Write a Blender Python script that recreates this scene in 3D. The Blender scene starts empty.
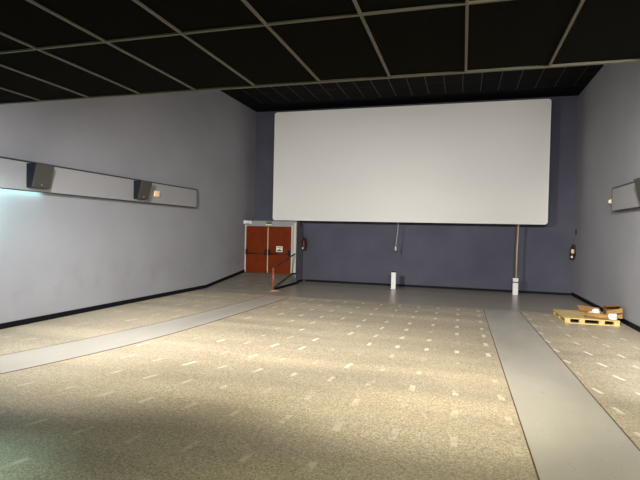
import bpy, bmesh, math, random
from mathutils import Vector, Matrix
random.seed(7)
S = bpy.context.scene
COL = S.collection
# ---------------------------------------------------------------- room numbers
OZ = 1.984                       # camera height over the floor at the screen wall
D = 18.04; XL = -8.076; XR = 3.586
ZC = 4.715 + OZ                  # high ceiling
ZL = 1.273 + OZ                  # low ceiling over the rear of the hall
YE = 4.02                        # front edge of the low ceiling
YB = -4.5
FS = 0.0046
def zf(y): return FS * (D - y)
YD = 17.20                       # face of the wall block that holds the exit doors
XB = -5.98                       # right side of that block
ZT = 0.335 + OZ                  # its top
ZR = 0.325                       # landing height of the ramp
YR = 14.25                       # foot of the ramp
XRR = -5.86                      # right edge of the ramp

# ---------------------------------------------------------------- materials
def mat(name, col, rough=0.6, spec=0.5, metal=0.0, noise=None, bump=None, emit=None, streak=None):
    m = bpy.data.materials.new(name); m.use_nodes = True
    nt = m.node_tree; b = nt.nodes['Principled BSDF']
    b.inputs['Base Color'].default_value = (*col, 1)
    b.inputs['Roughness'].default_value = rough
    b.inputs['Specular IOR Level'].default_value = spec
    b.inputs['Metallic'].default_value = metal
    tc = nt.nodes.new('ShaderNodeTexCoord')
    if noise:
        scale, amt = noise
        n = nt.nodes.new('ShaderNodeTexNoise'); n.inputs['Scale'].default_value = scale
        n.inputs['Detail'].default_value = 5
        if streak:
            mp = nt.nodes.new('ShaderNodeMapping'); mp.inputs['Scale'].default_value = streak
            nt.links.new(tc.outputs['Object'], mp.inputs['Vector'])
            nt.links.new(mp.outputs['Vector'], n.inputs['Vector'])
        else:
            nt.links.new(tc.outputs['Object'], n.inputs['Vector'])
        r = nt.nodes.new('ShaderNodeValToRGB')
        r.color_ramp.elements[0].position = 0.3; r.color_ramp.elements[1].position = 0.7
        r.color_ramp.elements[0].color = (*[c * (1 - amt) for c in col], 1)
        r.color_ramp.elements[1].color = (*[min(1, c * (1 + amt)) for c in col], 1)
        nt.links.new(n.outputs['Fac'], r.inputs['Fac'])
        nt.links.new(r.outputs['Color'], b.inputs['Base Color'])
    if bump:
        scale, st = bump[:2]
        n = nt.nodes.new('ShaderNodeTexNoise'); n.inputs['Scale'].default_value = scale
        nt.links.new(tc.outputs['Object'], n.inputs['Vector'])
        bp = nt.nodes.new('ShaderNodeBump'); bp.inputs['Strength'].default_value = st
        bp.inputs['Distance'].default_value = bump[2] if len(bump) > 2 else 0.01
        nt.links.new(n.outputs['Fac'], bp.inputs['Height'])
        nt.links.new(bp.outputs['Normal'], b.inputs['Normal'])
    if emit:
        b.inputs['Emission Color'].default_value = (*emit[0], 1)
        b.inputs['Emission Strength'].default_value = emit[1]
    return m

def terrazzo(name, base, chip_l, chip_d, rough, mark=None):
    m = bpy.data.materials.new(name); m.use_nodes = True
    nt = m.node_tree; b = nt.nodes['Principled BSDF']; N = nt.nodes.new; L = nt.links.new
    tc = N('ShaderNodeTexCoord')
    v = N('ShaderNodeTexVoronoi'); v.inputs['Scale'].default_value = 85
    L(tc.outputs['Object'], v.inputs['Vector'])
    sep = N('ShaderNodeSeparateColor'); L(v.outputs['Color'], sep.inputs['Color'])
    r = N('ShaderNodeValToRGB'); r.color_ramp.interpolation = 'CONSTANT'
    e = r.color_ramp.elements
    e[0].position = 0; e[0].color = (*chip_d, 1)
    e[1].position = 0.17; e[1].color = (*base, 1)
    x = e.new(0.62); x.color = (*[c * 1.12 for c in base], 1)
    x = e.new(0.80); x.color = (*chip_l, 1)
    L(sep.outputs['Red'], r.inputs['Fac'])
    # worn and dirty clouds, stretched along the rows of seats
    mp = N('ShaderNodeMapping'); mp.inputs['Scale'].default_value = (0.22, 1.25, 1)
    L(tc.outputs['Object'], mp.inputs['Vector'])
    n = N('ShaderNodeTexNoise'); n.inputs['Scale'].default_value = 1.1; n.inputs['Detail'].default_value = 6
    L(mp.outputs['Vector'], n.inputs['Vector'])
    cr = N('ShaderNodeValToRGB'); cr.color_ramp.elements[0].position = 0.32; cr.color_ramp.elements[1].position = 0.68
    cr.color_ramp.elements[0].color = (0.80, 0.80, 0.80, 1); cr.color_ramp.elements[1].color = (1.14, 1.12, 1.07, 1)
    L(n.outputs['Fac'], cr.inputs['Fac'])
    mx = N('ShaderNodeMix'); mx.data_type = 'RGBA'; mx.blend_type = 'MULTIPLY'; mx.inputs['Factor'].default_value = 1
    L(r.outputs['Color'], mx.inputs['A']); L(cr.outputs['Color'], mx.inputs['B'])
    out = mx.outputs['Result']
    if mark:
        n2 = N('ShaderNodeTexNoise'); n2.inputs['Scale'].default_value = 9; n2.inputs['Detail'].default_value = 8
        L(tc.outputs['Object'], n2.inputs['Vector'])
        r2 = N('ShaderNodeValToRGB'); r2.color_ramp.elements[0].position = mark[0]; r2.color_ramp.elements[1].position = mark[1]
        L(n2.outputs['Fac'], r2.inputs['Fac'])
        m2 = N('ShaderNodeMix'); m2.data_type = 'RGBA'
        L(r2.outputs['Color'], m2.inputs['Factor']); L(out, m2.inputs['A'])
        m2.inputs['B'].default_value = (*mark[2], 1)
        out = m2.outputs['Result']
    L(out, b.inputs['Base Color'])
    b.inputs['Roughness'].default_value = rough
    b.inputs['Specular IOR Level'].default_value = 0.4
    return m

M = dict(
    wall=mat('grey_wall_paint', (0.299, 0.302, 0.330), 0.75, 0.3, noise=(0.55, 0.07), bump=(60, 0.12)),
    walldent=mat('grey_uneven_wall_paint', (0.299, 0.302, 0.330), 0.75, 0.3, noise=(0.55, 0.07), bump=(1.3, 0.085, 0.16)),
    navy=mat('navy_wall_fabric', (0.092, 0.094, 0.130), 0.85, 0.2, noise=(1.2, 0.10), bump=(90, 0.15)),
    doorwall=mat('pale_grey_paint', (0.33, 0.33, 0.335), 0.7, 0.3, noise=(2, 0.06)),
    terrazzo=terrazzo('terrazzo_floor', (0.385, 0.335, 0.255), (0.55, 0.49, 0.385), (0.26, 0.22, 0.16), 0.42),
    mark=terrazzo('pale_seat_mark', (0.385, 0.335, 0.255), (0.55, 0.49, 0.385), (0.26, 0.22, 0.16), 0.5, mark=(0.36, 0.60, (0.58, 0.52, 0.41))),
    markclear=terrazzo('clear_seat_mark', (0.385, 0.335, 0.255), (0.55, 0.49, 0.385), (0.26, 0.22, 0.16), 0.5, mark=(0.20, 0.45, (0.70, 0.645, 0.54))),
    front=mat('smooth_grey_floor', (0.315, 0.28, 0.235), 0.29, 0.5, noise=(1.5, 0.10), streak=(0.3, 1, 1)),
    aisle=mat('grey_aisle_lino', (0.41, 0.39, 0.35), 0.30, 0.45, noise=(2.0, 0.08), streak=(1, 0.4, 1)),
    edge=mat('dark_red_edging', (0.10, 0.055, 0.04), 0.6),
    ramp=mat('worn_ramp_concrete', (0.21, 0.195, 0.165), 0.5, 0.4, noise=(3, 0.2)),
    rampside=mat('ramp_side_paint', (0.22, 0.22, 0.21), 0.7, noise=(4, 0.12)),
    blockside=mat('blue_grey_paint', (0.17, 0.172, 0.205), 0.75, 0.3, noise=(2, 0.06)),
    base=mat('black_baseboard', (0.005, 0.005, 0.009), 0.6, 0.12),
    tile=mat('black_ceiling_tile', (0.0056, 0.0050, 0.0036), 0.95, 0.04, noise=(30, 0.25)),
    tilehi=mat('black_high_ceiling_tile', (0.009, 0.009, 0.010), 0.95, 0.05),
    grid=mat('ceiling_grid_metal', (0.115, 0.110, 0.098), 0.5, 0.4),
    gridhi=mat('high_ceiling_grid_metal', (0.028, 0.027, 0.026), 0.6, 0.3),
    screen=mat('screen_fabric', (0.80, 0.788, 0.772), 0.9, 0.1, noise=(0.6, 0.012)),
    border=mat('screen_white_border', (0.84, 0.835, 0.82), 0.6, 0.3),
    black=mat('matt_black', (0.010, 0.010, 0.011), 0.7, 0.3),
    panel=mat('pale_panel_board', (0.31, 0.31, 0.325), 0.7, 0.3, noise=(0.8, 0.04)),
    paneledge=mat('dark_panel_edge', (0.03, 0.03, 0.033), 0.6),
    door=mat('red_brown_door', (0.158, 0.024, 0.004), 0.55, 0.09, noise=(3, 0.16)),
    darkbar=mat('dark_brown_bar', (0.035, 0.014, 0.010), 0.45),
    jamb=mat('cream_jamb', (0.62, 0.58, 0.53), 0.5),
    mullion=mat('tan_meeting_strip', (0.62, 0.44, 0.28), 0.5),
    rail=mat('red_brown_rail', (0.30, 0.085, 0.045), 0.4, 0.5),
    raildark=mat('dark_rail', (0.055, 0.022, 0.018), 0.45),
    white=mat('white_plastic', (0.80, 0.80, 0.80), 0.4, 0.4),
    whitebox=mat('white_painted_casing', (0.86, 0.86, 0.85), 0.45, 0.4, noise=(6, 0.04)),
    green=mat('sign_green', (0.16, 0.26, 0.10), 0.5),
    darkgreen=mat('sign_dark_green', (0.012, 0.035, 0.015), 0.5),
    cream=mat('sign_cream', (0.72, 0.72, 0.50), 0.5),
    signwhite=mat('sign_white', (0.82, 0.82, 0.70), 0.5),
    red=mat('extinguisher_red', (0.10, 0.012, 0.014), 0.25, 0.5),
    redbr=mat('extinguisher_dull_red', (0.055, 0.014, 0.008), 0.25, 0.5),
    paper=mat('label_paper', (0.78, 0.66, 0.42), 0.5),
    spk=mat('speaker_grille', (0.062, 0.058, 0.052), 0.8, 0.2, bump=(300, 0.3)),
    spkcab=mat('speaker_cabinet', (0.010, 0.012, 0.018), 0.7, 0.2),
    silver=mat('silver_badge', (0.75, 0.75, 0.75), 0.3, 0.5, 0.6),
    lampbody=mat('emergency_lamp_cream', (0.88, 0.76, 0.55), 0.5, 0.4),
    amber=mat('amber_lamp', (0.72, 0.40, 0.14), 0.4, 0.4, emit=((1.0, 0.55, 0.2), 0.25)),
    steel=mat('steel', (0.5, 0.47, 0.42), 0.35, 0.5, 0.8),
    conduit=mat('beige_conduit', (0.52, 0.43, 0.32), 0.45, 0.4),
    conduitdk=mat('brown_conduit', (0.16, 0.10, 0.065), 0.5, 0.4),
    cable=mat('pale_cable', (0.55, 0.55, 0.58), 0.5),
    wood=mat('pallet_pine', (0.58, 0.44, 0.19), 0.65, 0.3, noise=(4, 0.22), streak=(0.5, 6, 6)),
    card=mat('cardboard', (0.33, 0.19, 0.065), 0.8, 0.2, noise=(5, 0.15)),
    carddk=mat('cardboard_inside', (0.20, 0.11, 0.04), 0.85, 0.2, noise=(5, 0.15)),
    plastic=mat('white_wrap', (0.84, 0.83, 0.80), 0.35, 0.5),
    dirt=mat('pale_worn_paint', (0.72, 0.66, 0.52), 0.7),
)

def smudge(m):
    """grubby scuffs at shoulder height where people leaned on the wall"""
    nt = m.node_tree; N = nt.nodes.new; L = nt.links.new; b = nt.nodes['Principled BSDF']
    src = b.inputs['Base Color'].links[0].from_socket
    tc = N('ShaderNodeTexCoord'); n = N('ShaderNodeTexNoise'); n.inputs['Scale'].default_value = 1.9; n.inputs['Detail'].default_value = 4
    L(tc.outputs['Object'], n.inputs['Vector'])
    r = N('ShaderNodeMapRange'); r.inputs['From Min'].default_value = .48; r.inputs['From Max'].default_value = .72
    L(n.outputs['Fac'], r.inputs['Value'])
    sp = N('ShaderNodeSeparateXYZ'); L(tc.outputs['Object'], sp.inputs['Vector'])
    cr = N('ShaderNodeValToRGB'); e = cr.color_ramp.elements
    e[0].position = .05; e[0].color = (0, 0, 0, 1); e[1].position = .62; e[1].color = (0, 0, 0, 1)
    x = e.new(.28); x.color = (1, 1, 1, 1)
    q = N('ShaderNodeMath'); q.operation = 'MULTIPLY'; q.inputs[1].default_value = .4; L(sp.outputs['Z'], q.inputs[0]); L(q.outputs[0], cr.inputs['Fac'])
    k = N('ShaderNodeMath'); k.operation = 'MULTIPLY'; L(r.outputs['Result'], k.inputs[0]); L(cr.outputs['Color'], k.inputs[1])
    mx = N('ShaderNodeMix'); mx.data_type = 'RGBA'; L(k.outputs[0], mx.inputs['Factor']); L(src, mx.inputs['A']); mx.inputs['B'].default_value = (.265, .264, .288, 1)
    L(mx.outputs['Result'], b.inputs['Base Color'])
smudge(M['walldent'])

# ---------------------------------------------------------------- mesh helpers
def bm_new(): return bmesh.new()
def box(bm, x0, x1, y0, y1, z0, z1, mi=0):
    vs = [bm.verts.new((x, y, z)) for z in (z0, z1) for y in (y0, y1) for x in (x0, x1)]
    fs = [(0, 2, 3, 1), (4, 5, 7, 6), (0, 1, 5, 4), (2, 6, 7, 3), (0, 4, 6, 2), (1, 3, 7, 5)]
    out = []
    for f in fs:
        fc = bm.faces.new([vs[i] for i in f]); fc.material_index = mi; out.append(fc)
    return vs, out
def hexa(bm, p, mi=0):
    """eight corners: bottom ring 0-3, top ring 4-7 (same order)"""
    vs = [bm.verts.new(q) for q in p]
    for f in [(3, 2, 1, 0), (4, 5, 6, 7), (0, 1, 5, 4), (1, 2, 6, 5), (2, 3, 7, 6), (3, 0, 4, 7)]:
        bm.faces.new([vs[i] for i in f]).material_index = mi
    return vs
def prism(bm, pts, vec, mi=0):
    a = [bm.verts.new(q) for q in pts]; b = [bm.verts.new(Vector(q) + Vector(vec)) for q in pts]
    n = len(a)
    bm.faces.new(a[::-1]).material_index = mi; bm.faces.new(b).material_index = mi
    for i in range(n): bm.faces.new([a[i], a[(i + 1) % n], b[(i + 1) % n], b[i]]).material_index = mi
def tube(bm, pts, r, n=10, mi=0):
    pts = [Vector(p) for p in pts]; rings = []
    rr = r if isinstance(r, (list, tuple)) else [r] * len(pts)
    up = None
    for i, p in enumerate(pts):
        d = (pts[min(i + 1, len(pts) - 1)] - pts[max(i - 1, 0)]).normalized()
        if up is None:
            up = Vector((0, 0, 1)) if abs(d.z) < 0.9 else Vector((1, 0, 0))
        a = d.cross(up).normalized(); b2 = a.cross(d).normalized(); up = b2
        rings.append([bm.verts.new(p + rr[i] * (math.cos(t) * a + math.sin(t) * b2))
                      for t in [2 * math.pi * k / n for k in range(n)]])
    for i in range(len(rings) - 1):
        for k in range(n):
            f = bm.faces.new([rings[i][k], rings[i][(k + 1) % n], rings[i + 1][(k + 1) % n], rings[i + 1][k]])
            f.material_index = mi; f.smooth = True
    bm.faces.new(rings[0][::-1]).material_index = mi; bm.faces.new(rings[-1]).material_index = mi
def lathe(bm, prof, c=(0, 0, 0), n=20, mi=0):
    rings = []
    for r, z in prof:
        rings.append([bm.verts.new((c[0] + r * math.cos(2 * math.pi * k / n), c[1] + r * math.sin(2 * math.pi * k / n), c[2] + z)) for k in range(n)])
    for i in range(len(rings) - 1):
        for k in range(n):
            f = bm.faces.new([rings[i][k], rings[i][(k + 1) % n], rings[i + 1][(k + 1) % n], rings[i + 1][k]])
            f.material_index = mi; f.smooth = True
    bm.faces.new(rings[0][::-1]).material_index = mi; bm.faces.new(rings[-1]).material_index = mi
def bevel(bm, w, seg=2):
    bmesh.ops.bevel(bm, geom=bm.edges[:], offset=w, segments=seg, affect='EDGES', profile=0.6)

def obj(name, bm, mats, parent=None, recalc=True):
    if recalc: bmesh.ops.recalc_face_normals(bm, faces=bm.faces)
    me = bpy.data.meshes.new(name); bm.to_mesh(me); bm.free()
    for m in (mats if isinstance(mats, (list, tuple)) else [mats]): me.materials.append(M[m])
    o = bpy.data.objects.new(name, me); COL.objects.link(o)
    if parent is not None: o.parent = parent
    return o
def tag(o, label=None, cat=None, group=None, kind=None):
    if label: o['label'] = label
    if cat: o['category'] = cat
    if group: o['group'] = group
    if kind: o['kind'] = kind
    return o
def thing(name, label, cat, loc, rotz=0, group=None):
    o = bpy.data.objects.new(name, None); COL.objects.link(o)
    o.location = loc; o.rotation_euler = (0, 0, rotz); o.empty_display_size = 0.2
    return tag(o, label, cat, group)
def struct(name, bm, mats, label, cat, parent=None):
    o = obj(name, bm, mats, parent)
    if parent is None: tag(o, label, cat, kind='structure')
    return o
def copy_tree(o, parent=None):
    c = o.copy(); COL.objects.link(c)
    if parent is not None: c.parent = parent
    for ch in list(o.children): copy_tree(ch, c)
    return c
def interp(tab, y):
    if y <= tab[0][0]: return tab[0][1]
    for (a, va), (b, vb) in zip(tab, tab[1:]):
        if y <= b: return va + (vb - va) * (y - a) / (b - a)
    return tab[-1][1]

# ================================================================ SETTING
# left edge and right edge of the curving left aisle, x over y
AL = [(2.0, -7.6), (4.0, -6.80), (5.4, -6.39), (6.3, -6.18), (7.4, -5.95), (9.6, -5.70), (10.9, -5.62), (13.3, -5.55)]
AR = [(2.0, -6.6), (3.6, -6.0), (4.76, -5.61), (5.6, -5.36), (6.45, -5.16), (7.6, -5.02), (9.4, -4.94), (11.0, -4.87), (13.3, -4.82)]
RL = [(2.0, 0.66), (4.1, 0.634), (13.4, 0.575)]
RR = [(2.0, 1.60), (5.0, 1.58), (7.1, 1.545), (13.4, 1.44)]
YF = 13.45                        # where the terrazzo stops and the smooth front floor starts

bm = bm_new()
# one slab, terrazzo at the rear, smooth grey at the front
def slab(y0, y1, mi):
    hexa(bm, [(XL - .2, y0, zf(y0) - .3), (XR + .2, y0, zf(y0) - .3), (XR + .2, y1, zf(y1) - .3), (XL - .2, y1, zf(y1) - .3),
              (XL - .2, y0, zf(y0)), (XR + .2, y0, zf(y0)), (XR + .2, y1, zf(y1)), (XL - .2, y1, zf(y1))], mi)
slab(YB - .2, YF, 0); slab(YF, D + .2, 1)
def flat(pts, h=0.0012, mi=2):
    bm.faces.new([bm.verts.new((x, y, zf(y) + h)) for x, y in pts]).material_index = mi
def mark(x, y, ang, w, l, h=0.0012):
    mi = 3 if rm.random() < (y - 5.5) / 6 or (x > 1.4 and rm.random() < .75) else 2
    a = math.radians(ang); ux, uy = math.sin(a), math.cos(a); vx, vy = uy, -ux
    flat([(x + sx * w / 2 * vx + sy * l / 2 * ux, y + sx * w / 2 * vy + sy * l / 2 * uy) for sx, sy in ((-1, -1), (1, -1), (1, 1), (-1, 1))], h, mi)
ROWS = [3.03, 3.73, 4.62, 5.36, 6.10, 6.81, 7.56, 8.26, 9.0, 9.78, 10.54, 11.42, 12.25, 13.05]
STEP = [(3, .56), (4.6, .55), (5.4, .54), (6.1, .522), (6.8, .497), (8.2, .485), (13, .50)]
RX0 = [(3, 1.66), (6.1, 1.615), (6.8, 1.575), (7.5, 1.535), (8.3, 1.50), (9, 1.475), (9.8, 1.457), (13.2, 1.455)]
CX0 = [(4.6, -.03), (7.5, -.036), (9, -.047), (10.5, -.062), (13, -.067)]
rm = random.Random(3)
for y in ROWS:
    s = interp(STEP, y); c = interp(CX0, y)
    for k in range(-14, 2):
        x = c + k * s
        if x < interp(AR, y) + .10: continue
        if rm.random() < .05: continue
        mark(x, y + rm.uniform(-.02, .02), -x * 3.6 + rm.uniform(-3, 3) if k < 1 else -2, .07 if k > -3 else .058, rm.uniform(.19, .26))
    for k in range(5):
        x = interp(RX0, y) + .10 + k * .485
        if x > XR - .25 or rm.random() < .05: continue
        mark(x, y, -17 + rm.uniform(-3, 3), .052, rm.uniform(.19, .25))
    if y > 4:
        for k in range(5):
            x = interp(AL, y) - .22 - k * .5
            if x < XL + .2 or rm.random() < .12: continue
            mark(x, y + .3, 16 + rm.uniform(-4, 4), .05, rm.uniform(.2, .32))
struct('floor', bm, ['terrazzo', 'front', 'mark', 'markclear'], 'speckled beige terrazzo floor with pale marks where seats stood, smooth grey in front', 'floor')

def ribbon(bm, lt, rt, h, y0, y1, n=44, mi=0):
    vs = []
    for i in range(n + 1):
        y = y0 + (y1 - y0) * i / n
        a, b = interp(lt, y), interp(rt, y)
        vs.append([bm.verts.new((a, y, zf(y) + .0005)), bm.verts.new((b, y, zf(y) + .0005)),
                   bm.verts.new((a, y, zf(y) + h)), bm.verts.new((b, y, zf(y) + h))])
    for p, q in zip(vs, vs[1:]):
        for f in ((p[2], p[3], q[3], q[2]), (p[0], p[2], q[2], q[0]), (p[1], q[1], q[3], p[3])):
            bm.faces.new(f).material_index = mi
def smooth_tab(t):
    ys = [t[0][0] + (t[-1][0] - t[0][0]) * i / 40 for i in range(41)]
    xs = [interp(t, y) for y in ys]
    for _ in range(30): xs = [xs[0]] + [(xs[i - 1] + 2 * xs[i] + xs[i + 1]) / 4 for i in range(1, 40)] + [xs[-1]]
    return list(zip(ys, xs))
def off(t, d): return [(y, x + d) for y, x in t]
AL, AR = smooth_tab(AL), smooth_tab(AR)
bm = bm_new(); ribbon(bm, AL, AR, .004, 2.0, 13.3)
ribbon(bm, off(AL, -.022), AL, .0045, 2.0, 13.3, mi=1); ribbon(bm, AR, off(AR, .022), .0045, 2.0, 13.3, mi=1)
struct('trim_1', bm, ['aisle', 'edge'], 'grey smooth aisle strip curving along the left wall towards the exit doors', 'aisle')
bm = bm_new(); ribbon(bm, RL, RR, .004, 2.0, 13.4)
ribbon(bm, off(RL, -.012), RL, .0045, 2.0, 13.4, mi=1); ribbon(bm, RR, off(RR, .016), .0045, 2.0, 13.4, mi=1)
for i in range(46):              # white scuffs on the lino
    y = rm.uniform(3.8, 7.4); x = rm.uniform(.75, 1.45); a = rm.uniform(-.5, .2); l = rm.uniform(.02, .10)
    w = .004
    bm.faces.new([bm.verts.new((x + px * w * math.cos(a) + py * l * math.sin(a), y - px * w * math.sin(a) + py * l * math.cos(a), zf(y) + .0048)) for px, py in ((-1, -1), (1, -1), (1, 1), (-1, 1))]).material_index = 2
struct('trim_2', bm, ['aisle', 'edge', 'mark'], 'straight pale grey aisle strip running to the screen on the right', 'aisle')

T = .2
bm = bm_new(); box(bm, XL - T, XL, YB - T, D + T, -.4, ZC + .3)
struct('wall_left', bm, 'walldent', 'long grey painted wall on the left', 'wall')
bm = bm_new(); box(bm, XR, XR + T, YB - T, D + T, -.4, ZC + .3)
struct('wall_right', bm, 'wall', 'grey painted wall on the right', 'wall')
bm = bm_new(); box(bm, XL, XR, D, D + T, -.4, ZC + .3)
struct('wall_front', bm, 'navy', 'dark navy wall behind the screen', 'wall')
bm = bm_new(); box(bm, XL, XR, YB - T, YB, -.4, ZC + .3)
struct('wall_rear', bm, 'wall', 'grey rear wall of the hall', 'wall')
bm = bm_new(); box(bm, XL, XR, YE - .12, YE - .01, ZL + .03, ZC)
struct('wall_bulkhead', bm, 'black', 'black bulkhead between the low and the high ceiling', 'wall')

# ceilings: black tiles, metal grid
bm = bm_new(); box(bm, XL, XR, YB, YE - .01, ZL + .012, ZL + .03)
lo = struct('ceiling', bm, 'tile', 'low black tiled ceiling with a pale metal grid', 'ceiling')
X0 = -1.2107
bm = bm_new()
k = -12
while True:
    x = X0 + .6 * k
    if x > XR: break
    if x > XL: box(bm, x - .009, x + .009, YB, YE - .03, ZL, ZL + .0118)
    k += 1
for j in range(1, 8):
    y = YE - 1.2 * j
    if y > YB: box(bm, XL, XR, y - .009, y + .009, ZL - .001, ZL + .0115)
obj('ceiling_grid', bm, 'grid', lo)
bm = bm_new(); box(bm, XL, XR, YE - .03, YE, ZL - .004, ZL + .030)
obj('edge_trim', bm, 'grid', lo)
bm = bm_new(); box(bm, XL, XR, YE - .01, D, ZC, ZC + .05)
hi = struct('ceiling_high', bm, 'tilehi', 'high black ceiling in front of the screen', 'ceiling')
bm = bm_new()
x = -7.3
while x < XR:
    box(bm, x - .011, x + .011, YE, D - 1.2, ZC - .008, ZC - .0005); x += .552
for j in range(11):
    y = D - 1.2 * (j + 1); box(bm, XL, XR, y - .003, y + .003, ZC - .002, ZC - .0006)
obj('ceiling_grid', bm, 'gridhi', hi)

# door block, ramp, baseboards
bm = bm_new(); box(bm, XL, XB, YD, D, -.1, ZT)
for f in bm.faces:
    if f.calc_center_median().x > XB - .01: f.material_index = 1
struct('wall_door_block', bm, ['doorwall', 'blockside'], 'pale grey projecting wall block holding the double exit door', 'wall')
bm = bm_new()
hexa(bm, [(XL, YR, -.05), (XRR, YR, -.05), (XRR, YD, -.05), (XL, YD, -.05),
          (XL, YR, zf(YR) + .003), (XRR, YR, zf(YR) + .003), (XRR - .20, YD, ZR), (XL, YD, ZR)])
bm.normal_update()
for f in bm.faces:
    if f.calc_center_median().x > XRR - .3 and abs(f.normal.x) > .6: f.material_index = 1
struct('trim_3', bm, ['ramp', 'rampside'], 'short concrete ramp rising to the double exit door', 'ramp')
B = .095; BT = .02
def skirt(bm, p, q, n, h=B):
    """baseboard from floor point p to q, n = (nx, ny) towards the room"""
    (x0, y0, z0), (x1, y1, z1) = p, q; nx, ny = n
    hexa(bm, [(x0, y0, z0), (x1, y1, z1), (x1 + nx * BT, y1 + ny * BT, z1), (x0 + nx * BT, y0 + ny * BT, z0),
              (x0, y0, z0 + h), (x1, y1, z1 + h), (x1 + nx * BT, y1 + ny * BT, z1 + h), (x0 + nx * BT, y0 + ny * BT, z0 + h)])
bm = bm_new(); skirt(bm, (XL, YB, zf(YB)), (XL, YR, zf(YR)), (1, 0), .105); skirt(bm, (XL, YR, zf(YR)), (XL, YD - .02, ZR), (1, 0), .105)
struct('baseboard_left', bm, 'base', 'black baseboard along the left wall', 'baseboard')
bm = bm_new(); skirt(bm, (XR, YB, zf(YB)), (XR, D, 0), (-1, 0), .11)
struct('baseboard_right', bm, 'base', 'black baseboard along the right wall', 'baseboard')
bm = bm_new(); skirt(bm, (XB + .1, D, 0), (XR - BT, D, 0), (0, -1), .075)
skirt(bm, (XB, YD + .06, .0), (XB, D, .0), (1, 0), .075)
struct('baseboard_front', bm, 'base', 'black baseboard under the navy screen wall', 'baseboard')
bm = bm_new(); skirt(bm, (XRR + .005, YR + .45, zf(YR)), (XRR + .005, YD - .12, .002), (1, 0), .075)
skirt(bm, (XB - .17, YD, ZR + .0), (XB, YD, ZR), (0, -1), .06)
struct('baseboard_ramp', bm, 'base', 'black baseboard along the side of the ramp', 'baseboard')

# doors (setting)
DZ0, DZ1 = ZR + .012, 0.128 + OZ
xl0, xl1, xr0, xr1 = -8.02, -7.125, -7.085, -6.175
bm = bm_new()
box(bm, XL + .002, xl0, YD - .03, YD + .002, ZR + .005, DZ1 + .05)
box(bm, xr1, xr1 + .05, YD - .03, YD + .002, ZR + .005, DZ1 + .05)
box(bm, xr1 + .09, XB - .015, YD - .012, YD + .002, ZR + .07, ZT - .06)
struct('trim_4', bm, 'jamb', 'cream frame around the red-brown exit doors', 'door frame')
def leaf(name, x0, x1, side, label):
    e = bpy.data.objects.new(name, None); COL.objects.link(e); e.location = ((x0 + x1) / 2, YD - .03, DZ0)
    tag(e, label, 'door', kind='structure')
    cx = (x0 + x1) / 2; h = DZ1 - DZ0; w = (x1 - x0) / 2
    b = bm_new(); box(b, -w, w, -.022, .022, 0, h); bevel(b, .004, 1); obj('door_leaf', b, 'door', e)
    zb = .735
    b = bm_new(); tube(b, [(-w + .06, -.075, zb), (w - .05, -.075, zb)], .021, 12); pb = obj('panic_bar', b, 'darkbar', e)
    for s in (-1, 1):
        b = bm_new(); hh = .11 if s == side else .10
        box(b, s * (w - .05) - .035, s * (w - .05) + .035, -.105, -.022, zb - .05, zb + .16); bevel(b, .006, 1)
        obj('bar_housing', b, 'black', pb)
    return e, w, h
d1, w1, h1 = leaf('door_1', xl0 + .005, xl1, 1, 'left leaf of the red-brown double exit door')
d2, w2, h2 = leaf('door_2', xr0, xr1 - .005, -1, 'right leaf of the red-brown double exit door, with a small sign')
b = bm_new(); box(b, w1 - .002, w1 + .036, -.034, .0, .0, h1 - .06); bevel(b, .004, 1); obj('meeting_strip', b, 'mullion', d1)
b = bm_new(); box(b, w1 - .09, w1 - .015, -.05, -.023, .02, .10); bevel(b, .006, 1); obj('foot_bolt', b, 'darkbar', d1)
b = bm_new(); box(b, -w2 + .17, -w2 + .22, -.05, -.022, .10, .20); bevel(b, .006, 1); obj('foot_bolt', b, 'rail', d2)
b = bm_new(); sx0, sx1, sz0, sz1 = -.125, .125, .815, 1.03
box(b, sx0, sx1, -.028, -.022, sz0, sz1)
box(b, sx0 + .03, sx1 - .03, -.0305, -.028, sz1 - .055, sz1 - .035, 1)
box(b, sx0 + .10, sx1 - .03, -.0305, -.028, sz1 - .10, sz1 - .085, 1)
prism(b, [(sx0 + .03, -.0305, sz0 + .03), (sx1 - .03, -.0305, sz0 + .03), (sx1 - .045, -.0305, sz0 + .085), (.03, -.0305, sz0 + .075), (-.02, -.0305, sz0 + .105), (sx0 + .05, -.0305, sz0 + .07)], (0, .003, 0), 1)
sg = obj('door_sign', b, ['signwhite', 'darkgreen'], d2); sg['label'] = 'small white sign with dark green figure'

# ================================================================ THINGS
# exit sign above the doors
t = thing('exit_sign', 'small green and cream sign over the middle of the exit doors', 'sign', (-7.095, YD, 2.225))
b = bm_new(); box(b, -.125, .125, -.035, 0, -.085, .085); bevel(b, .006, 1); obj('sign_box', b, 'green', t)
b = bm_new(); box(b, -.12, .12, -.039, -.0352, -.075, -.02)
obj('pale_band', b, 'cream', t)
b = bm_new(); box(b, -.08, .10, -.040, -.0352, -.018, .03); obj('dark_band', b, 'darkgreen', t)

# twin-head emergency light at the corner of the door block
t = thing('emergency_light', 'white twin-head emergency light at the left top corner of the door block', 'light', (-7.99, YD, ZT - .06))
b = bm_new(); box(b, -.02, .22, -.05, 0, -.035, .035); bevel(b, .008, 2); obj('housing', b, 'doorwall', t)
for x, y, s in ((-.03, -.16, 1.1), (.04, -.085, .8), (.15, -.085, 1.0)):
    b = bm_new(); lathe(b, [(.03 * s, -.075 * s), (.058 * s, -.055 * s), (.060 * s, .045 * s), (.035 * s, .065 * s)], (x, y, 0), 12); obj('lamp_head', b, 'whitebox', t)
b = bm_new(); box(b, -.045, -.015, -.15, -.0505, -.012, .012); obj('lamp_arm', b, 'white', t)

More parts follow.
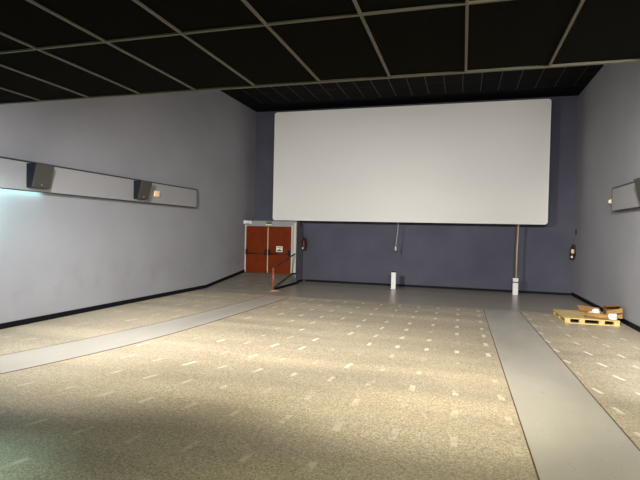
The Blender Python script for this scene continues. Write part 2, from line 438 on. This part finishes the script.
# projection screen
SY = 17.30
k_ = SY / 17.44
sx0, sx1, sz0, sz1 = -7.045 * k_, 2.668 * k_, .372 * k_ + OZ, 4.50 * k_ + OZ
def rrect(x0, x1, z0, z1, r, y, n=6):
    pts = []
    for cx, cz, a0 in ((x1 - r, z1 - r, 0), (x0 + r, z1 - r, 90), (x0 + r, z0 + r, 180), (x1 - r, z0 + r, 270)):
        for i in range(n + 1):
            a = math.radians(a0 + 90 * i / n); pts.append((cx + r * math.cos(a), y, cz + r * math.sin(a)))
    return pts
t = thing('cinema_screen', 'large blank white cinema screen with rounded corners on the navy wall', 'screen', ((sx0 + sx1) / 2, SY, sz0))
tx, tz = (sx0 + sx1) / 2, sz0
R_ = lambda m, y, r: rrect(sx0 - tx + m, sx1 - tx - m, sz0 - tz + m, sz1 - tz - m, r, y)
b = bm_new(); prism(b, R_(.025, -.006, .09), (0, .03, 0)); obj('screen_surface', b, 'screen', t)
b = bm_new()
o1 = [b.verts.new(p) for p in R_(0, -.012, .095)]; i1 = [b.verts.new(p) for p in R_(.028, -.010, .09)]
o2 = [b.verts.new(p) for p in R_(0, .035, .095)]; i2 = [b.verts.new(p) for p in R_(.028, .035, .09)]
n = len(o1)
for i in range(n):
    j = (i + 1) % n
    b.faces.new([o1[i], o1[j], i1[j], i1[i]]); b.faces.new([o1[j], o1[i], o2[i], o2[j]]); b.faces.new([i1[i], i1[j], i2[j], i2[i]])
obj('white_border', b, 'border', t)
b = bm_new(); prism(b, R_(-.012, .036, .10), (0, .10, 0)); obj('screen_frame', b, 'black', t)
for x in (-3.4, -1.1, 1.1, 3.4):
    for z in (.8, 3.2):
        b = bm_new(); box(b, x - .04, x + .04, .136, D - SY, z, z + .08); obj('wall_bracket', b, 'black', t)

# cable hanging from the screen, its socket above the short white casing
t = thing('hanging_cable', 'thin pale cable hanging from the screen edge above the white post', 'cable', (-2.235, SY + .05, sz0 - .03))
b = bm_new(); tube(b, [(.02, 0, .0), (.015, 0, -.25), (-.01, 0, -.5), (-.035, 0, -.72), (-.045, 0, -.86)], .010, 8); obj('cord', b, 'cable', t)
b = bm_new(); lathe(b, [(.012, .07), (.027, .05), (.030, -.06), (.020, -.085)], (-.048, 0, -.90), 12); obj('plug', b, 'white', t)
b = bm_new(); lathe(b, [(.018, .01), (.018, -.04)], (-.050, 0, -.99), 10); obj('tip', b, 'black', t)

# white casings
yb = 17.05
t = thing('floor_casing', 'short white square post on the floor under the hanging cable', 'post', (-2.285, yb, zf(yb)))
b = bm_new(); box(b, -.078, .078, -.07, .07, 0, .585); bevel(b, .008, 2); obj('casing', b, 'whitebox', t)
b = bm_new(); box(b, -.07, .07, -.062, .062, .586, .615); bevel(b, .004, 1); obj('cap', b, 'black', t)
yp = 17.34
t = thing('floor_casing', 'white square floor casing at the foot of the tall beige pipe', 'post', (1.725, yp, zf(yp)))
b = bm_new(); box(b, -.083, .083, -.08, .08, 0, .39); box(b, -.070, .070, -.065, .065, .39, .44); bevel(b, .006, 1); obj('casing', b, 'whitebox', t)
b = bm_new(); box(b, -.083, .083, -.08, .08, .441, .55); bevel(b, .008, 2); obj('cap', b, 'whitebox', t)
b = bm_new(); box(b, -.072, .072, -.067, -.0655, .40, .43); obj('dark_band', b, 'black', t)
t = thing('conduit_pipe', 'tall beige pipe pair rising from the white casing to the screen', 'pipe', (1.725, yp, zf(yp) + .555))
hp = sz0 - .03 - zf(yp) - .555
b = bm_new(); tube(b, [(.02, 0, 0), (.022, -.0, hp * .5), (.045, 0, hp)], .024, 10); obj('pale_pipe', b, 'conduit', t)
b = bm_new(); tube(b, [(-.022, .0, 0), (-.016, 0, hp * .5), (.0, 0, hp)], .018, 10); obj('brown_pipe', b, 'conduitdk', t)

# speaker bands on the side walls
def band(name, xw, s, y0, y1, label):
    t = thing(name, label, 'wall panel', (xw, y1, .648 + OZ))
    h = .525; yl = y0 - y1; g = .10
    b = bm_new(); box(b, min(s * g, s * (g + .022)), max(s * g, s * (g + .022)), yl, 0, 0, h)
    obj('board', b, 'panel', t)
    b = bm_new(); xa, xb = s * (g - .004), s * (g + .027)
    for a in ((yl, 0, h, h + .032), (yl, 0, -.018, 0), (0, .022, -.018, h + .032)): box(b, min(xa, xb), max(xa, xb), *a)
    obj('edging', b, 'paneledge', t)
    b = bm_new()
    box(b, min(0, s * (g - .004)), max(0, s * (g - .004)), yl, 0, h - .05, h - .01)
    y = yl + .3
    while y < 0:
        box(b, min(0, s * (g - .001)), max(0, s * (g - .001)), y - .02, y + .02, .12, h - .051); y += 1.2
    obj('mounting_rail', b, 'paneledge', t)
    return t
band('speaker_panel', XL, 1, 1.0, 13.38, 'long pale grey panel with black edging along the left wall')
band('speaker_panel', XR, -1, 4.5, 13.36, 'short stretch of pale panel with dark edging on the right wall')

# surround loudspeakers: deep at the top, slanting back to the wall at the bottom
def speaker(y, s, x, label, z=.700 + OZ):
    t = thing('loudspeaker', label, 'loudspeaker', (x, y, z), 0, 'surround speakers on the wall panels')
    w = .205; h = .455; dt, db = .265, .15
    def wedge(b, y0, y1, e0, e1, z0, z1, mi=0):
        # section in x-z between depth lines
        dep = lambda zz: db + (dt - db) * zz / h
        hexa(b, [(s * e0(z0), y0, z0), (s * e1(z0), y0, z0), (s * e1(z0), y1, z0), (s * e0(z0), y1, z0),
                 (s * e0(z1), y0, z1), (s * e1(z1), y0, z1), (s * e1(z1), y1, z1), (s * e0(z1), y1, z1)], mi)
    dep = lambda zz: db + (dt - db) * zz / h
    b = bm_new(); wedge(b, -w, w, lambda q: .012, lambda q: dep(q) - .02, 0, h); bevel(b, .004, 1); obj('cabinet', b, 'spkcab', t)
    b = bm_new(); wedge(b, -w + .004, w - .004, lambda q: dep(q) - .02, lambda q: dep(q) + .004, .03, h - .004); bevel(b, .005, 2); obj('front_grille', b, 'spk', t)
    b = bm_new(); wedge(b, -w + .002, w - .002, lambda q: dep(q) - .019, lambda q: dep(q) - .004, .002, .028); obj('bottom_rail', b, 'spk', t)
    b = bm_new(); tube(b, [(s * (dep(.06) + .003), -.005, .06), (s * (dep(.06) + .009), -.005, .06)], .011, 12); obj('badge', b, 'silver', t)
    b = bm_new(); box(b, min(s * .0005, s * .0118), max(s * .0005, s * .0118), -.08, .08, .12, .34)
    obj('bracket', b, 'black', t)
    b = bm_new(); box(b, min(s * .001, s * .15), max(s * .001, s * .15), w + .0005, w + .03, h - .12, h - .06); obj('side_arm', b, 'spkcab', t)
    return t
xf = XL + .1225
speaker(7.445, 1, xf, 'nearer of the two black loudspeakers on the left wall panel')
speaker(10.555, 1, xf, 'farther black loudspeaker on the left wall panel, beside the small cream lamp')
speaker(10.72, -1, XR - .1225, 'black loudspeaker on the right wall panel, cut by the picture edge')

def lamp_box(x, y, z, s, label, w, h, d):
    t = thing('emergency_light', label, 'light', (x, y, z))
    b = bm_new(); box(b, min(0, s * d), max(0, s * d), -w, w, -h, h); bevel(b, .008, 2); obj('housing', b, 'lampbody', t)
    b = bm_new(); box(b, min(s * d, s * (d + .012)), max(s * d, s * (d + .012)), -w * .15, w * .8, -h * .7, h * .5); bevel(b, .004, 1); obj('lamp_lens', b, 'amber', t)
lamp_box(XL + .1225, 11.29, .90 + OZ, 1, 'small cream emergency light on the left panel behind the speaker', .10, .078, .05)
t = thing('emergency_light', 'small brass-coloured spot lamp on the right wall at the panel end', 'light', (XR, 13.52, .90 + OZ))
b = bm_new(); box(b, -.06, -.008, -.05, .05, -.07, .07); bevel(b, .006, 1); obj('housing', b, 'steel', t)
b = bm_new(); box(b, -.0079, 0, -.06, .06, -.08, .08); obj('wall_mount', b, 'steel', t)
b = bm_new(); prism(b, [(-.06, -.05, .055), (-.06, .05, .055), (-.12, .11, .02), (-.12, .11, -.05), (-.06, .03, -.07), (-.06, -.05, -.06)], (-.012, -.03, 0)); obj('lamp_head', b, 'lampbody', t)

# handrail at the ramp edge
px, py, pz = -5.862, YR + .40, 0.012 + zf(YR)
pz0 = zf(YR) + (ZR - zf(YR)) * .40 / (YD - YR) + .003
t = thing('handrail', 'red-brown metal handrail along the ramp to the exit doors', 'railing', (px, py, zf(py)))
top = .735
b = bm_new(); tube(b, [(0, 0, .002), (0, 0, top)], .032, 14); obj('post', b, 'rail', t)
b = bm_new(); end = (-.165, YD - py - .003, 1.085)
tube(b, [(0, 0, top - .015), (-.004, .06, top + .02), (end[0] * .5, end[1] * .5, (top + end[2]) / 2 + .01), end], .026, 12); obj('top_rail', b, 'raildark', t)
b = bm_new(); tube(b, [(-.01, .02, .07), (-.26, YD - py - .02, ZR + .02)], .018, 10); obj('bottom_rail', b, 'darkbar', t)
b = bm_new(); prism(b, [(.17 * math.cos(a) * (1.1 + .25 * math.sin(3 * a)), .15 * math.sin(a) - .03, .002) for a in [2 * math.pi * i / 14 for i in range(14)]], (0, 0, .008)); o = obj('foot_plate', b, 'dirt', t); o['label'] = 'pale worn foot plate'

# fire extinguishers
def extinguisher(x, y, z, wallx, m, label, face, paper='paper'):
    t = thing('fire_extinguisher', label, 'fire extinguisher', (x, y, z), 0)
    b = bm_new(); lathe(b, [(.055, 0), (.070, .012), (.073, .03), (.073, .33), (.062, .38), (.030, .41), (.022, .43)], n=20); cy = obj('cylinder', b, m, t)
    b = bm_new(); lathe(b, [(.024, .425), (.026, .455), (.016, .47)], n=12); obj('valve', b, 'black', t)
    b = bm_new(); hexa(b, [(-.013, -.075, .472), (.013, -.075, .472), (.013, .02, .47), (-.013, .02, .47), (-.013, -.08, .50), (.013, -.08, .50), (.013, .02, .485), (-.013, .02, .485)]); obj('handle', b, 'black', t)
    b = bm_new(); tube(b, [(.0, .015, .455), (.07, .01, .46), (.105, -.01, .40), (.10, -.03, .25), (.085, -.05, .10)], [.010, .010, .010, .011, .015], 8); obj('hose', b, 'black', t)
    # curved paper label wrapped on the camera side
    n = 8
    for z0, z1, a0, a1, mi in ((.20, .32, -130 + face, -50 + face, 0), (.04, .10, -135 + face, -85 + face, 1)):
        b = bm_new()
        for i in range(n):
            q = [math.radians(a0 + (a1 - a0) * (i + e) / n) for e in (0, 1)]
            b.faces.new([b.verts.new((.0738 * math.cos(q[0]), .0738 * math.sin(q[0]), z0)), b.verts.new((.0738 * math.cos(q[1]), .0738 * math.sin(q[1]), z0)),
                         b.verts.new((.0738 * math.cos(q[1]), .0738 * math.sin(q[1]), z1)), b.verts.new((.0738 * math.cos(q[0]), .0738 * math.sin(q[0]), z1))])
        bmesh.ops.remove_doubles(b, verts=b.verts, dist=1e-5); obj('label_band' if mi == 0 else 'pale_sticker', b, 'white' if mi else paper, t, recalc=False)
    b = bm_new(); s = 1 if wallx > x else -1
    x0, x1 = s * .066, wallx - x
    box(b, min(x0, x1), max(x0, x1), -.02, .02, .30, .34); obj('wall_mount', b, 'black', t)
    return t
extinguisher(-5.885, 17.80, 1.235, XB, 'red', 'dark red fire extinguisher beside the exit door block', 0, 'red')
extinguisher(XR - .10, 17.72, 1.24, XR, 'redbr', 'red fire extinguisher with a cream label in the right corner', 0)
b = bm_new(); box(b, 0, .006, -.10, .10, -.10, .10); box(b, .006, .0075, -.06, .06, -.06, .06, 1)
o = obj('wall_sign', b, ['redbr', 'navy']); o.location = (XB, 17.68, 2.235)
tag(o, 'small dull red sign above the left fire extinguisher', 'sign')
b = bm_new(); box(b, -.012, 0, -.09, .09, -.09, .09); box(b, -.0135, -.012, -.05, .05, -.05, .05, 1)
o = obj('wall_sign', b, ['darkbar', 'redbr']); o.location = (XR, 17.72, 2.14)
tag(o, 'small dark sign on the right wall above the corner extinguisher', 'sign')

# pallet with packing waste
pc = (2.80, 12.70)
PZ = zf(12.72)
t = thing('wooden_pallet', 'pale wooden pallet lying on the floor by the right wall', 'pallet', (pc[0], pc[1], PZ), math.radians(1.5))
PW, PD, PH = .555, .64, .125
for i in range(5):
    y = -PD + .132 + i * (2 * PD - .264) / 4
    b = bm_new(); box(b, -PW, PW, y - .131, y + .131, PH - .022, PH); bevel(b, .003, 1); obj('deck_board', b, 'wood', t)
for y in (-PD + .05, 0, PD - .05):
    b = bm_new(); box(b, -PW, PW, y - .05, y + .05, .0, .02); bevel(b, .003, 1); obj('base_board', b, 'wood', t)
    for x in (-PW + .06, -.20, .20, PW - .06):
        b = bm_new(); box(b, x - .055, x + .055, y - .048, y + .048, .0205, PH - .043); bevel(b, .003, 1); obj('block', b, 'wood', t)
for x in (-PW + .05, PW - .05):
    for ya, yb in ((-PD + .101, -.051), (.051, PD - .101)):
        b = bm_new(); box(b, x - .05, x + .05, ya, yb, 0, .02); bevel(b, .003, 1); obj('base_board', b, 'wood', t)
for x in (-PW + .06, -.20, .20, PW - .06):
    b = bm_new(); box(b, x - .055, x + .055, -PD, PD, PH - .0425, PH - .0225); obj('stringer_board', b, 'wood', t)
ZP = PZ + PH
# open crushed cardboard carton
t = thing('cardboard_box', 'brown crushed open cardboard carton at the back of the pallet', 'box', (3.365, 12.62, ZP + .002), math.radians(-4))
def plate(b, p, th=.008):
    a, bb, c, d = [Vector(q) for q in p]; n = (bb - a).cross(d - a).normalized() * th
    hexa(b, [a, bb, c, d, a + n, bb + n, c + n, d + n])
CW, CD = .155, .22
b = bm_new(); plate(b, [(-CW, -CD, 0), (CW, -CD, 0), (CW, CD, 0), (-CW, CD, 0)]); obj('bottom', b, 'card', t)
for p, nm, mm in (([(-CW, -CD, .01), (-CW - .01, -CD, .15), (CW - .01, -CD, .24), (CW, -CD, .01)], 'front_side', 'card'),
              ([(CW, CD, .01), (CW, CD, .25), (-CW, CD, .22), (-CW, CD, .01)], 'back_side', 'carddk'),
              ([(-CW, CD - .01, .01), (-CW, CD - .01, .21), (-CW - .01, -CD + .01, .15), (-CW, -CD + .01, .01)], 'end_side', 'carddk'),
              ([(CW, -CD + .01, .01), (CW - .01, -CD + .01, .24), (CW, CD - .01, .25), (CW, CD - .01, .01)], 'end_side', 'card'),
              ([(-CW, CD, .225), (CW - .01, CD, .262), (CW - .03, -.05, .275), (-CW + .02, -.03, .235)], 'top_flap', 'card'),
              ([(-CW - .012, -CD - .008, .155), (CW - .012, -CD - .008, .245), (CW - .02, -CD - .10, .16), (-CW - .03, -CD - .12, .075)], 'front_flap', 'card')):
    b = bm_new(); plate(b, p); obj(nm, b, mm, t)
# folded cardboard sheet
t2 = thing('cardboard_sheet', 'narrow folded brown cardboard piece lying at the back left of the waste', 'cardboard', (2.99, 13.10, ZP + .003), math.radians(-24))
b = bm_new(); plate(b, [(-.22, -.10, 0), (.24, -.10, 0), (.24, .10, .02), (-.22, .10, .02)], .012)
obj('sheet', b, 'card', t2)
b = bm_new(); plate(b, [(-.22, .10, .02), (.24, .10, .02), (.20, .05, .13), (-.27, .02, .15)], .010); obj('folded_flap', b, 'card', t2)
# cardboard tube with a white end, lying towards the viewer
t3 = thing('cardboard_tube', 'brown cardboard tube with a white wrapped end at the front of the pallet', 'tube', (3.03, 12.19, ZP + .062), math.radians(-24))
b = bm_new(); tube(b, [(-.34, 0, 0), (.14, 0, 0)], .055, 16); obj('tube_body', b, 'card', t3)
b = bm_new(); tube(b, [(.141, 0, .012), (.16, 0, .014), (.28, 0, .016), (.30, 0, .016)], [.055, .072, .074, .06], 14); obj('wrapped_end', b, 'plastic', t3)
# crumpled plastic
def crumple(name, loc, r, seed, label, cat):
    b = bm_new(); bmesh.ops.create_icosphere(b, subdivisions=3, radius=1)
    q = random.Random(seed); ph = [(Vector((q.uniform(-4, 4), q.uniform(-4, 4), q.uniform(-4, 4))), q.uniform(0, 6)) for _ in range(6)]
    for v in b.verts:
        k = 1 + sum(.10 * math.sin(w.dot(v.co) + p) for w, p in ph)
        v.co = Vector((v.co.x * r[0] * k, v.co.y * r[1] * k, v.co.z * r[2] * k))
    lo_ = min(v.co.z for v in b.verts)
    for v in b.verts: v.co.z -= lo_
    o = obj(name, b, 'plastic'); o.location = loc; tag(o, label, cat); return o
crumple('plastic_wrap', (2.93, 12.50, ZP + .003), (.11, .10, .055), 5, 'crumpled white plastic wrap at the middle of the pallet', 'plastic wrap')
crumple('plastic_bag', (3.05, 12.74, ZP + .003), (.10, .09, .085), 9, 'white plastic bag lump leaning on the carton', 'plastic bag')

# ================================================================ LIGHT
def spot(name, loc, target, power, angle, blend, col=(1, .93, .82), size=.12):
    l = bpy.data.lights.new(name, 'SPOT'); l.energy = power; l.spot_size = math.radians(angle); l.spot_blend = blend
    l.color = col; l.shadow_soft_size = size
    o = bpy.data.objects.new(name, l); COL.objects.link(o); o.location = loc
    o.rotation_euler = (Vector(target) - Vector(loc)).to_track_quat('-Z', 'Y').to_euler(); return o
def area(name, loc, target, power, sx, sy, col, spread=180):
    l = bpy.data.lights.new(name, 'AREA'); l.shape = 'RECTANGLE'; l.size = sx; l.size_y = sy; l.energy = power; l.color = col
    l.spread = math.radians(spread)
    o = bpy.data.objects.new(name, l); COL.objects.link(o); o.location = loc
    o.rotation_euler = (Vector(target) - Vector(loc)).to_track_quat('-Z', 'Y').to_euler(); return o
# floodlights fixed on the bulkhead just over the low ceiling's edge
NEU = (1, .965, .915); WARM = (1, .92, .70); COOL = (.97, .97, .98)
LY, LZ = YE + .065, ZL + .45
def flood(name, x, az, el, power, angle, col=NEU):
    a, e = math.radians(az), math.radians(el)
    return spot(name, (x, LY, LZ), (x + math.sin(a) * math.cos(e), LY + math.cos(a) * math.cos(e), LZ + math.sin(e)), power, angle, 1.0, col)
for nm, x, az, el, p, an in (
        ('left_ahead', -4.6, -4, -9, 1300, 58), ('left_wide', -4.6, 0, -20, 1725, 100), ('left_side', -4.6, -48, -24, 640, 80),
        ('left_across', -4.6, 42, -20, 823, 90), ('left_down', -4.6, 0, -50, 740, 100), ('left_near', -4.6, -35, -45, 900, 80), ('left_close', -4.6, 0, -64, 330, 76), ('middle_close', -.3, -25, -60, 160, 76),
        ('middle_wide', -.3, 0, -20, 560, 100), ('middle_left', -.3, -48, -24, 489, 80), ('middle_down', -.3, 0, -50, 281, 100),
        ('middle_near', -.3, -35, -45, 330, 80), ('middle_row', -.3, 35, -45, 200, 80),
        ('right_ahead', 1.2, 0, -8, 1403, 60), ('right_side', 1.2, 44, -19, 5000, 92), ('right_near', 1.2, -35, -45, 760, 80)):
    flood('flood_' + nm, x, az, el, p, an, WARM if nm in ('left_down', 'middle_down', 'middle_near', 'middle_row', 'right_near') else COOL if nm in ('left_near', 'left_side', 'left_close') else NEU)
# cool fluorescent behind the left panel, the lobby light at the lower left, two fill lights added at the rear
area('panel_tube', (XL + .06, 6.25, .67 + OZ), (XL + .06, 6.25, 0), 8, .05, 2.9, (.55, 1, .95))
spot('panel_lamp', (XL + .42, 5.75, .50 + OZ), (XL, 6.2, 0.36 + OZ), 165, 108, 1.0, (.62, 1, .97), .06)
spot('lobby_light', (-5.2, 2.3, ZL - .15), (-3.75, 2.7, 0), 330, 30, 1.0, (.55, 1, .86), .1)
area('rear_fill_left', (-3.0, 0.2, ZL - .06), (-3.0, 2.0, 0), 20, 1.2, .3, (.66, 1, .50))  # unseen greenish fill, added to lift the near floor on the left
area('rear_fill', (1.6, 1.0, ZL - .06), (1.6, 3.0, 0), 205, 1.2, .3, (1, .945, .68))  # unseen warm fill, added to brighten the near floor on the right


w = bpy.data.worlds.new('hall_air'); S.world = w; w.use_nodes = True
w.node_tree.nodes['Background'].inputs['Color'].default_value = (.02, .02, .022, 1)
w.node_tree.nodes['Background'].inputs['Strength'].default_value = .3

# ================================================================ CAMERA
f, yaw, pit, rol = 484.96, -.2860, -.0188, .0224
cy, sy, cp, sp = math.cos(yaw), math.sin(yaw), math.cos(pit), math.sin(pit)
F = Vector((sy * cp, cy * cp, sp)); Rv = Vector((cy, -sy, 0)); U = Rv.cross(F)
R2 = math.cos(rol) * Rv + math.sin(rol) * U; U2 = -math.sin(rol) * Rv + math.cos(rol) * U
cd = bpy.data.cameras.new('camera'); cam = bpy.data.objects.new('camera', cd); COL.objects.link(cam)
cd.sensor_fit = 'HORIZONTAL'; cd.sensor_width = 36; cd.lens = f / 640 * 36; cd.clip_start = .05
mw = Matrix((R2, U2, -F)).transposed().to_4x4(); mw.translation = (0, 0, OZ); cam.matrix_world = mw
S.camera = cam
vs = S.view_settings
vs.view_transform = 'Standard'; vs.look = 'None'; vs.exposure = 0; vs.gamma = 1; vs.use_curve_mapping = False
